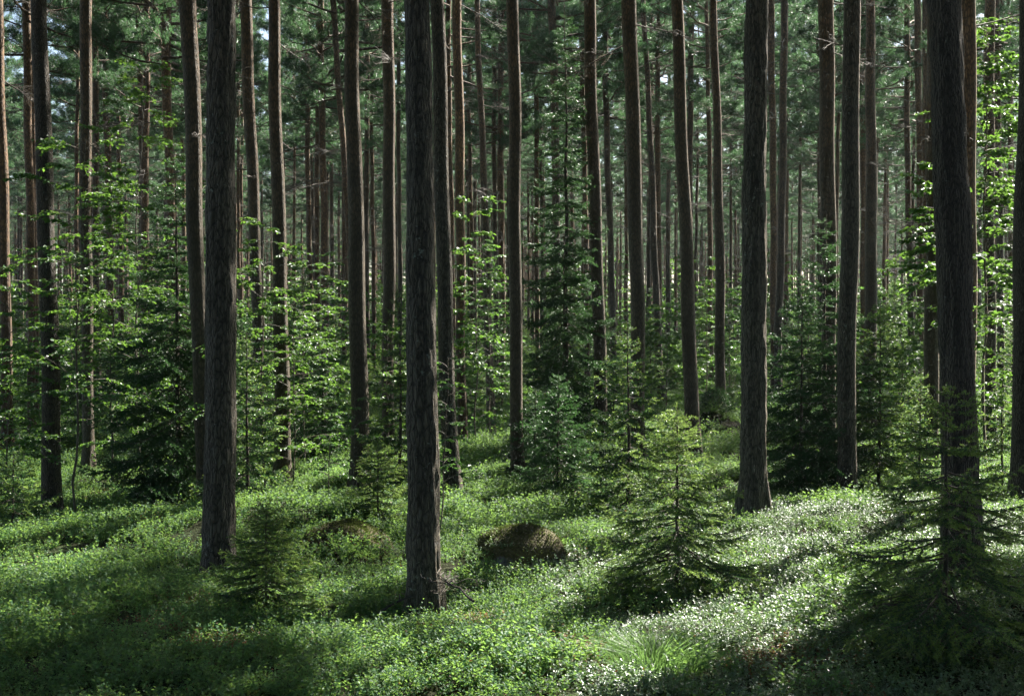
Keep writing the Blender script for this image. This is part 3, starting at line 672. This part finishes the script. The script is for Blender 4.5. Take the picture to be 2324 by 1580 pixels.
# bushes and young spruces deeper in, each one a plant of its own
bush = []
for k in range(5):
    kd = ('birch', 'rowan')[k % 2]; root = thing(kd + '_sapling', 'x', 'sapling')
    a, b = sapling_parts(2.8 + .6 * k, 1.15, 60 + k, 40, .085, kd, start=.10); obj('stem', a, root); obj('foliage', b, root); bush.append([root, False])
sprs = []
for k in range(4):
    H = 2.2 + 1.0 * k; root = thing('young_spruce', 'x', 'spruce'); obj('trunk', spruce_trunk(H, .02 + .01 * k, 80 + k), root)
    obj('crown', spruce_crown(H, .7 + .15 * k, 80 + k, gap=.24, per=5), root); sprs.append([root, False])
def put(pool, x, y, s, label, group):
    e = RNG.choice(pool); root = e[0]
    if not e[1]:
        e[1] = True; root.location = (x, y, gz(x, y)); root.rotation_euler.z = RNG.uniform(0, 6.28); root.scale = (s,) * 3; root['label'] = label; root['group'] = group
    else: copy_tree(root, (x, y, gz(x, y)), RNG.uniform(0, 6.28), s, label, group)
placed = []
def spaced(x, y, d):
    if any((x - a) ** 2 + (y - b) ** 2 < d * d for a, b in placed): return False
    placed.append((x, y)); return True
n = 0
while n < 105:
    y = RNG.uniform(25, 75); x = RNG.uniform(-1, 1) * (.42 * y)
    if not spaced(x, y, 1.2): continue
    n += 1
    put(bush, x, y, RNG.uniform(.6, 1.15), 'pale green leafy sapling in the undergrowth between distant pine trunks' if y > 42 else 'leafy green sapling in the undergrowth just behind the nearer pines', 'undergrowth saplings far in' if y > 42 else 'undergrowth saplings')
n = 0
while n < 85:
    y = RNG.uniform(26, 70); x = RNG.uniform(-1, 1) * (.42 * y)
    if not spaced(x, y, 1.3): continue
    n += 1
    put(sprs, x, y, RNG.uniform(.6, 1.05), 'dark young spruce in the undergrowth between distant pine trunks' if y > 42 else 'dark young spruce in the undergrowth just behind the nearer pines', 'undergrowth spruces far in' if y > 42 else 'undergrowth spruces')

# ------------------------------------------------------------------ boulder, twigs, grass tuft
def lump(rx, ry, rz, seed, nu=40, nv=22):
    th = np.arange(nu) * 2 * math.pi / nu; ph = np.linspace(-.5, math.pi / 2, nv)
    TH, PH = np.meshgrid(th, ph)
    x = np.cos(PH) * np.cos(TH); y = np.cos(PH) * np.sin(TH); z = np.sin(PH)
    d = 1 + .24 * vnoise(x * 1.6 + z * 1.1 + 9, y * 1.6 - z * .8 + 5, seed) + .06 * vnoise(x * 5 + z * 3, y * 5 - z * 2, seed + 1) + .02 * vnoise(x * 14 + z * 9, y * 14 + z * 7, seed + 2)
    V = np.stack([x * rx * d, y * ry * d, z * rz * d], -1); m = MB()
    i = np.arange(nv - 1)[:, None] * nu; j = np.arange(nu)[None]; k = (j + 1) % nu
    m.quads(V.reshape(-1, 3), np.stack([i + j, i + k, i + nu + k, i + nu + j], -1), 0, .5, True); return m
BM = boulder_mat()
p = ray(1168, 1215, 13); BLD = (p.x, p.y); bo = obj('boulder', lump(.52, .42, .38, 3).mesh('boulder', [BM]), None, (p.x, p.y, gz(p.x, p.y) + .07))
tag(bo, 'brown moss covered granite boulder among bilberries near the big pine', 'boulder')
p = ray(790, 1240, 13.2); b2 = obj('boulder', lump(.42, .34, .22, 8).mesh('boulder', [BM]), None, (p.x, p.y, gz(p.x, p.y) + .0))
tag(b2, 'low dark boulder nearly overgrown by bilberries near the small spruce', 'boulder')

def moss(o, rx, ry, rz, seed, n=5200):
    rng = np.random.default_rng(seed); me = o.data; V = np.empty(len(me.vertices) * 3, np.float32); me.vertices.foreach_get('co', V); V = V.reshape(-1, 3)
    F = np.array([p.vertices[:] for p in me.polygons]); C = V[F]; f = rng.integers(0, len(F), n); a, b = rng.random((2, n, 1))
    P = (C[f, 0] * (1 - a) + C[f, 1] * a) * (1 - b) + (C[f, 3] * (1 - a) + C[f, 2] * a) * b
    nr = unit(P / np.array([rx * rx, ry * ry, rz * rz])); k = nr[:, 2] + .35 * rng.normal(size=n) > .12; P, nr = P[k], nr[k]
    m = MB(); blades(m, P - nr * .004, nr + rng.normal(size=P.shape) * .55, rng.uniform(.018, .045, len(P)), .011, rng)
    obj('moss', m.mesh('moss', [M['moss']]), o)
moss(bo, .52, .42, .38, 5); moss(b2, .42, .34, .22, 6)
def twig_thing(px, py, D, L, rotz, label, seed, lift=.2, tilt=-.25):
    p = ray(px, py, D); o = obj('fallen_branch', dead_branch_mesh(seed, L), None, (p.x, p.y, gz(p.x, p.y) + lift), (0, tilt, rotz), (1, 1, 1)); tag(o, label, 'fallen branch'); return o
twig_thing(1075, 1410, 9.9, .6, 2.2, 'dead brown twig lying in front of the big lichen flecked pine', 91)
twig_thing(860, 1370, 10.7, .7, .6, 'thin bare twig leaning against the foot of the big lichen flecked pine', 92, .12, -.6)
twig_thing(2230, 1420, 8.9, .8, 3.6, 'dead twig poking out beneath the dark near spruce', 94)
twig_thing(1640, 1290, 11.5, .7, 3.3, 'thin fallen twig at the edge of the sunlit slope beside the glowing spruce', 95, .28, -.1)

g = np.random.default_rng(4); m = MB(); n = 900
a = g.uniform(0, 6.28, n); r = np.sqrt(g.random(n)) * .28; P = np.stack([r * np.cos(a), r * np.sin(a), r * 0], -1)
d1 = unit(np.stack([np.cos(a) * r * 2 + g.normal(size=n) * .25, np.sin(a) * r * 2 + g.normal(size=n) * .25, np.ones(n)], -1)); L1 = g.uniform(.12, .22, n)
S = unit(np.cross(d1, g.normal(size=(n, 3)))) * .0022; Q = P + d1 * L1[:, None]
d2 = unit(d1 + np.stack([np.cos(a), np.sin(a), -np.full(n, .5)], -1) * g.uniform(.5, 1.3, (n, 1))); E = Q + d2 * (L1 * .9)[:, None]
V = np.stack([P - S, P + S, Q + S, Q - S], 1); m.quads(V.reshape(-1, 3), np.arange(n * 4).reshape(-1, 4), 0, g.random(n))
V = np.stack([Q - S, Q + S, E + S * .2, E - S * .2], 1); m.quads(V.reshape(-1, 3), np.arange(n * 4).reshape(-1, 4), 0, g.random(n))
p = ray(1485, 1545, 8.3); gt = obj('grass_tuft', m.mesh('grass_tuft', [M['grass']]), None, (p.x, p.y, gz(p.x, p.y) - .04))
tag(gt, 'bright green tuft of long bending grass blades among the bilberries', 'grass tuft')

# ------------------------------------------------------------------ bilberry carpet: one object of kind stuff that scatters small plants over the ground
lib = bpy.data.collections.new('bilberry_plants')
def patch(seed, nst, leafL, leafmat, drymix=0, h=(.12, .30), rad=.26, name='a', lw=.58, tilt=.45):
    rng = np.random.default_rng(seed); m = MB()
    P = []; Dn = []
    for i in range(nst):
        a = rng.uniform(0, 6.28); r = math.sqrt(rng.random()) * rad; hh = rng.uniform(*h) * (1 - .45 * (r / rad) ** 2)
        b = np.array([r * math.cos(a), r * math.sin(a), -.03]); nb = 2 + int(rng.random() * 3)
        for k in range(nb):
            da = rng.uniform(0, 6.28); l = hh * rng.uniform(.6, 1.0); e = b + np.array([math.cos(da) * l * .45, math.sin(da) * l * .45, l])
            s = np.stack([b + np.array([.0012, 0, 0]), b - np.array([.0012, 0, 0]), e - np.array([.0006, 0, 0]), e + np.array([.0006, 0, 0])]); m.quads(s, [[0, 1, 2, 3]], 1, rng.random())
            n = int(rng.uniform(6, 11)); u = rng.uniform(.35, 1.03, n); P.append(b + (e - b) * u[:, None])
            aa = rng.uniform(0, 6.28, n); Dn.append(np.stack([np.cos(aa), np.sin(aa), rng.uniform(-.1, .9, n)], -1))
    P = np.concatenate(P); Dn = np.concatenate(Dn); n = len(P)
    Nn = unit(rng.normal(size=(n, 3)) * tilt + np.array([0, 0, 1])); sz = leafL * rng.uniform(.6, 1.2, n)
    mt = np.where(rng.random(n) < drymix, 2, 0)
    leaves(m, P, Dn, Nn, sz, sz * lw, rng, mt, .15)
    o = bpy.data.objects.new('plant_' + name, m.mesh('plant_' + name, [leafmat, M['stem'], M['dry_leaf']])); lib.objects.link(o)
for k in range(4): patch(700 + k, 36, .026, M['bil_leaf'], .01, (.10, .25), name='a%d' % k)
for k in range(2): patch(710 + k, 38, .022, M['lingon_leaf'], .02, (.08, .20), name='b%d' % k, lw=.62, tilt=.27)
patch(720, 26, .022, M['bil_leaf'], .6, (.08, .2), name='c0')
patch(730, 20, .034, M['bil_leaf'], .0, (.2, .40), name='d0')

g = np.random.default_rng(77); pts = []
def scatter(y0, y1, sp, smin, smax, marg):
    ys = np.arange(y0, y1, sp)
    for yy in ys:
        hw = .42 * yy + marg; xs = np.arange(-hw, hw, sp); k = len(xs)
        X = xs + g.uniform(-.5, .5, k) * sp; Y = yy + g.uniform(-.5, .5, k) * sp
        pts.append(np.stack([X, Y, g.uniform(smin, smax, k)], -1))
scatter(4.0, 13, .245, .75, 1.2, 2.0); scatter(13, 24, .28, .9, 1.3, 2.0); scatter(24, 45, .42, 1.2, 1.9, 1.5); scatter(45, 110, .95, 1.8, 3.2, 2)
pts = np.concatenate(pts); X, Y, S = pts.T
keep = np.hypot(X - BLD[0], Y - BLD[1]) > .27
keep &= np.hypot(X, Y) > 2.5
for (xb, yb, xt, wb, wt, D, bk, lb) in PINES:
    if D < 25: q = ray(xb, yb, D); keep &= np.hypot(X - q.x, Y - q.y) > wb * D / FP / 2 + .03
hole = vnoise(X / .7, Y / .7, 21) + .5 * vnoise(X / .3, Y / .3, 22); keep &= (hole > -.62) | (Y > 24) | ((X > 1.0) & (Y < 16))
X, Y, S = X[keep], Y[keep], S[keep]; n = len(X)
zone = vnoise(X / 1.6, Y / 1.6, 31) + .4 * vnoise(X / .5, Y / .5, 33) + np.where((X > .3) & (Y < 16), .0, -.6) + np.where((X > 1.2) & (Y < 16), .8, 0)
idx = np.where(zone > .35, g.integers(4, 6, n), g.integers(0, 4, n)); rr = g.random(n)
dry = np.zeros(n, bool)
for (px, py, D, rad) in ((490,1445,9.0,.45),(1075,1400,10.0,.3),(1290,1510,8.5,.45),(1180,1440,9.2,.3),(1330,1230,12.8,.0),(1760,1490,8.6,.4)):
    q = ray(px, py, D); dry |= np.hypot(X - q.x, Y - q.y) < rad
idx = np.where(dry & (rr < .8), 6, idx); idx = np.where((rr > .965) & (Y < 30), 7, idx); idx = np.where((rr < .02), 6, idx)
S = S * (1 + .22 * vnoise(X / .9, Y / .9, 41))
me = bpy.data.meshes.new('bilberry_carpet'); me.vertices.add(n)
Z = ground_z(X, Y); q = np.hypot((X - BLD[0]) / .56, (Y - BLD[1]) / .46); Z = Z + np.where(q < 1, .36 * np.sqrt(np.clip(1 - q * q, 0, 1)), 0); S = np.where(q < 1.05, S * .6, S)
me.vertices.foreach_set('co', np.stack([X, Y, Z], -1).astype(np.float32).ravel())
at_ = me.attributes.new('idx', 'INT', 'POINT'); at_.data.foreach_set('value', idx.astype(np.int32))
at_ = me.attributes.new('siz', 'FLOAT', 'POINT'); at_.data.foreach_set('value', S.astype(np.float32))
at_ = me.attributes.new('rot', 'FLOAT_VECTOR', 'POINT'); at_.data.foreach_set('vector', np.stack([g.normal(size=n) * .12, g.normal(size=n) * .12, g.uniform(0, 6.28, n)], -1).astype(np.float32).ravel())
carpet = tag(obj('bilberry_carpet', me), 'low carpet of bilberry and lingonberry leaves covering the forest floor', 'ground cover', kind='stuff')
ng = bpy.data.node_groups.new('scatter_plants', 'GeometryNodeTree')
ng.interface.new_socket('Geometry', in_out='INPUT', socket_type='NodeSocketGeometry'); ng.interface.new_socket('Geometry', in_out='OUTPUT', socket_type='NodeSocketGeometry')
gi = ng.nodes.new('NodeGroupInput'); go = ng.nodes.new('NodeGroupOutput'); ip = ng.nodes.new('GeometryNodeInstanceOnPoints')
ci = ng.nodes.new('GeometryNodeCollectionInfo'); ci.inputs['Collection'].default_value = lib; ci.inputs['Separate Children'].default_value = True; ci.inputs['Reset Children'].default_value = True
def named(nm, dt):
    a = ng.nodes.new('GeometryNodeInputNamedAttribute'); a.data_type = dt; a.inputs['Name'].default_value = nm; return [o for o in a.outputs if o.enabled and o.name == 'Attribute'][0]
k = ng.links.new
k(gi.outputs[0], ip.inputs['Points']); k(ci.outputs[0], ip.inputs['Instance']); ip.inputs['Pick Instance'].default_value = True
k(named('idx', 'INT'), ip.inputs['Instance Index']); k(named('rot', 'FLOAT_VECTOR'), ip.inputs['Rotation']); k(named('siz', 'FLOAT'), ip.inputs['Scale'])
k(ip.outputs[0], go.inputs[0])
md = carpet.modifiers.new('scatter', 'NODES'); md.node_group = ng

# ------------------------------------------------------------------ the wood beyond: one hazy mass of pines and undergrowth
lib2 = bpy.data.collections.new('wood_pines')
for k in range(3):
    m = MB(); zs = np.linspace(-.3, 18, 14); rad = .11 + .02 * k
    tube(m, np.stack([.04 * np.sin(zs * .5 + k), .04 * np.cos(zs * .4 + k), zs], -1), np.interp(zs, [0, 9, 18], [rad, rad * .75, .02]), 8, 1)
    m.add(crown_mesh(21 + k, 8.5, 1.8, 50, 6, 10, raw=True), Matrix.Translation((0, 0, 9.0 + .4 * k)))
    b = sapling_parts(2.8 + .6 * k, 1.3, 90 + k, 22, .11, 'birch', start=.1)[1]
    o = bpy.data.objects.new('wood_%d' % k, m.mesh('wood_%d' % k, [M['pine_needle'], M['bark_red']])); lib2.objects.link(o)
    o = bpy.data.objects.new('wood_u%d' % k, b); lib2.objects.link(o)
g = np.random.default_rng(8); n = 2200
Y = np.sqrt(g.uniform(108 ** 2, 230 ** 2, n)); X = g.uniform(-1, 1, n) * (.42 * Y + 12); idx = np.where(np.arange(n) % 5 < 3, g.integers(0, 3, n), g.integers(3, 6, n))
me = bpy.data.meshes.new('distant_wood'); me.vertices.add(n); me.vertices.foreach_set('co', np.stack([X, Y, ground_z(X, Y)], -1).astype(np.float32).ravel())
me.attributes.new('idx', 'INT', 'POINT').data.foreach_set('value', idx.astype(np.int32))
me.attributes.new('siz', 'FLOAT', 'POINT').data.foreach_set('value', g.uniform(.85, 1.15, n).astype(np.float32) * np.where(idx > 2, g.uniform(1.2, 2.4, n), 1).astype(np.float32))
me.attributes.new('rot', 'FLOAT_VECTOR', 'POINT').data.foreach_set('vector', np.stack([np.zeros(n), np.zeros(n), g.uniform(0, 6.28, n)], -1).astype(np.float32).ravel())
wood = tag(obj('distant_wood', me), 'hazy mass of far pines closing off the view', 'forest', kind='stuff')
ng2 = ng.copy(); [nd for nd in ng2.nodes if nd.bl_idname == 'GeometryNodeCollectionInfo'][0].inputs['Collection'].default_value = lib2
wood.modifiers.new('scatter', 'NODES').node_group = ng2

# ------------------------------------------------------------------ haze
HAZE = 0.0002
if HAZE > 0:
    m, t, out = mat_new('forest_haze'); pv = N(t, 'ShaderNodeVolumePrincipled'); pv.inputs['Density'].default_value = HAZE
    pv.inputs['Color'].default_value = (.80, .90, .92, 1); pv.inputs['Anisotropy'].default_value = .35
    t.links.new(pv.outputs[0], out.inputs['Volume'])
    mb = MB(); a, b = Vector((-430, -150, -1.6)), Vector((430, 430, 24))
    c = [(x, y, z) for z in (a.z, b.z) for y in (a.y, b.y) for x in (a.x, b.x)]
    mb.quads(c, [[0, 2, 3, 1], [4, 5, 7, 6], [0, 1, 5, 4], [2, 6, 7, 3], [0, 4, 6, 2], [1, 3, 7, 5]])
    hz = tag(obj('haze', mb.mesh('haze', [m])), kind='stuff')
bpy.context.view_layer.update()
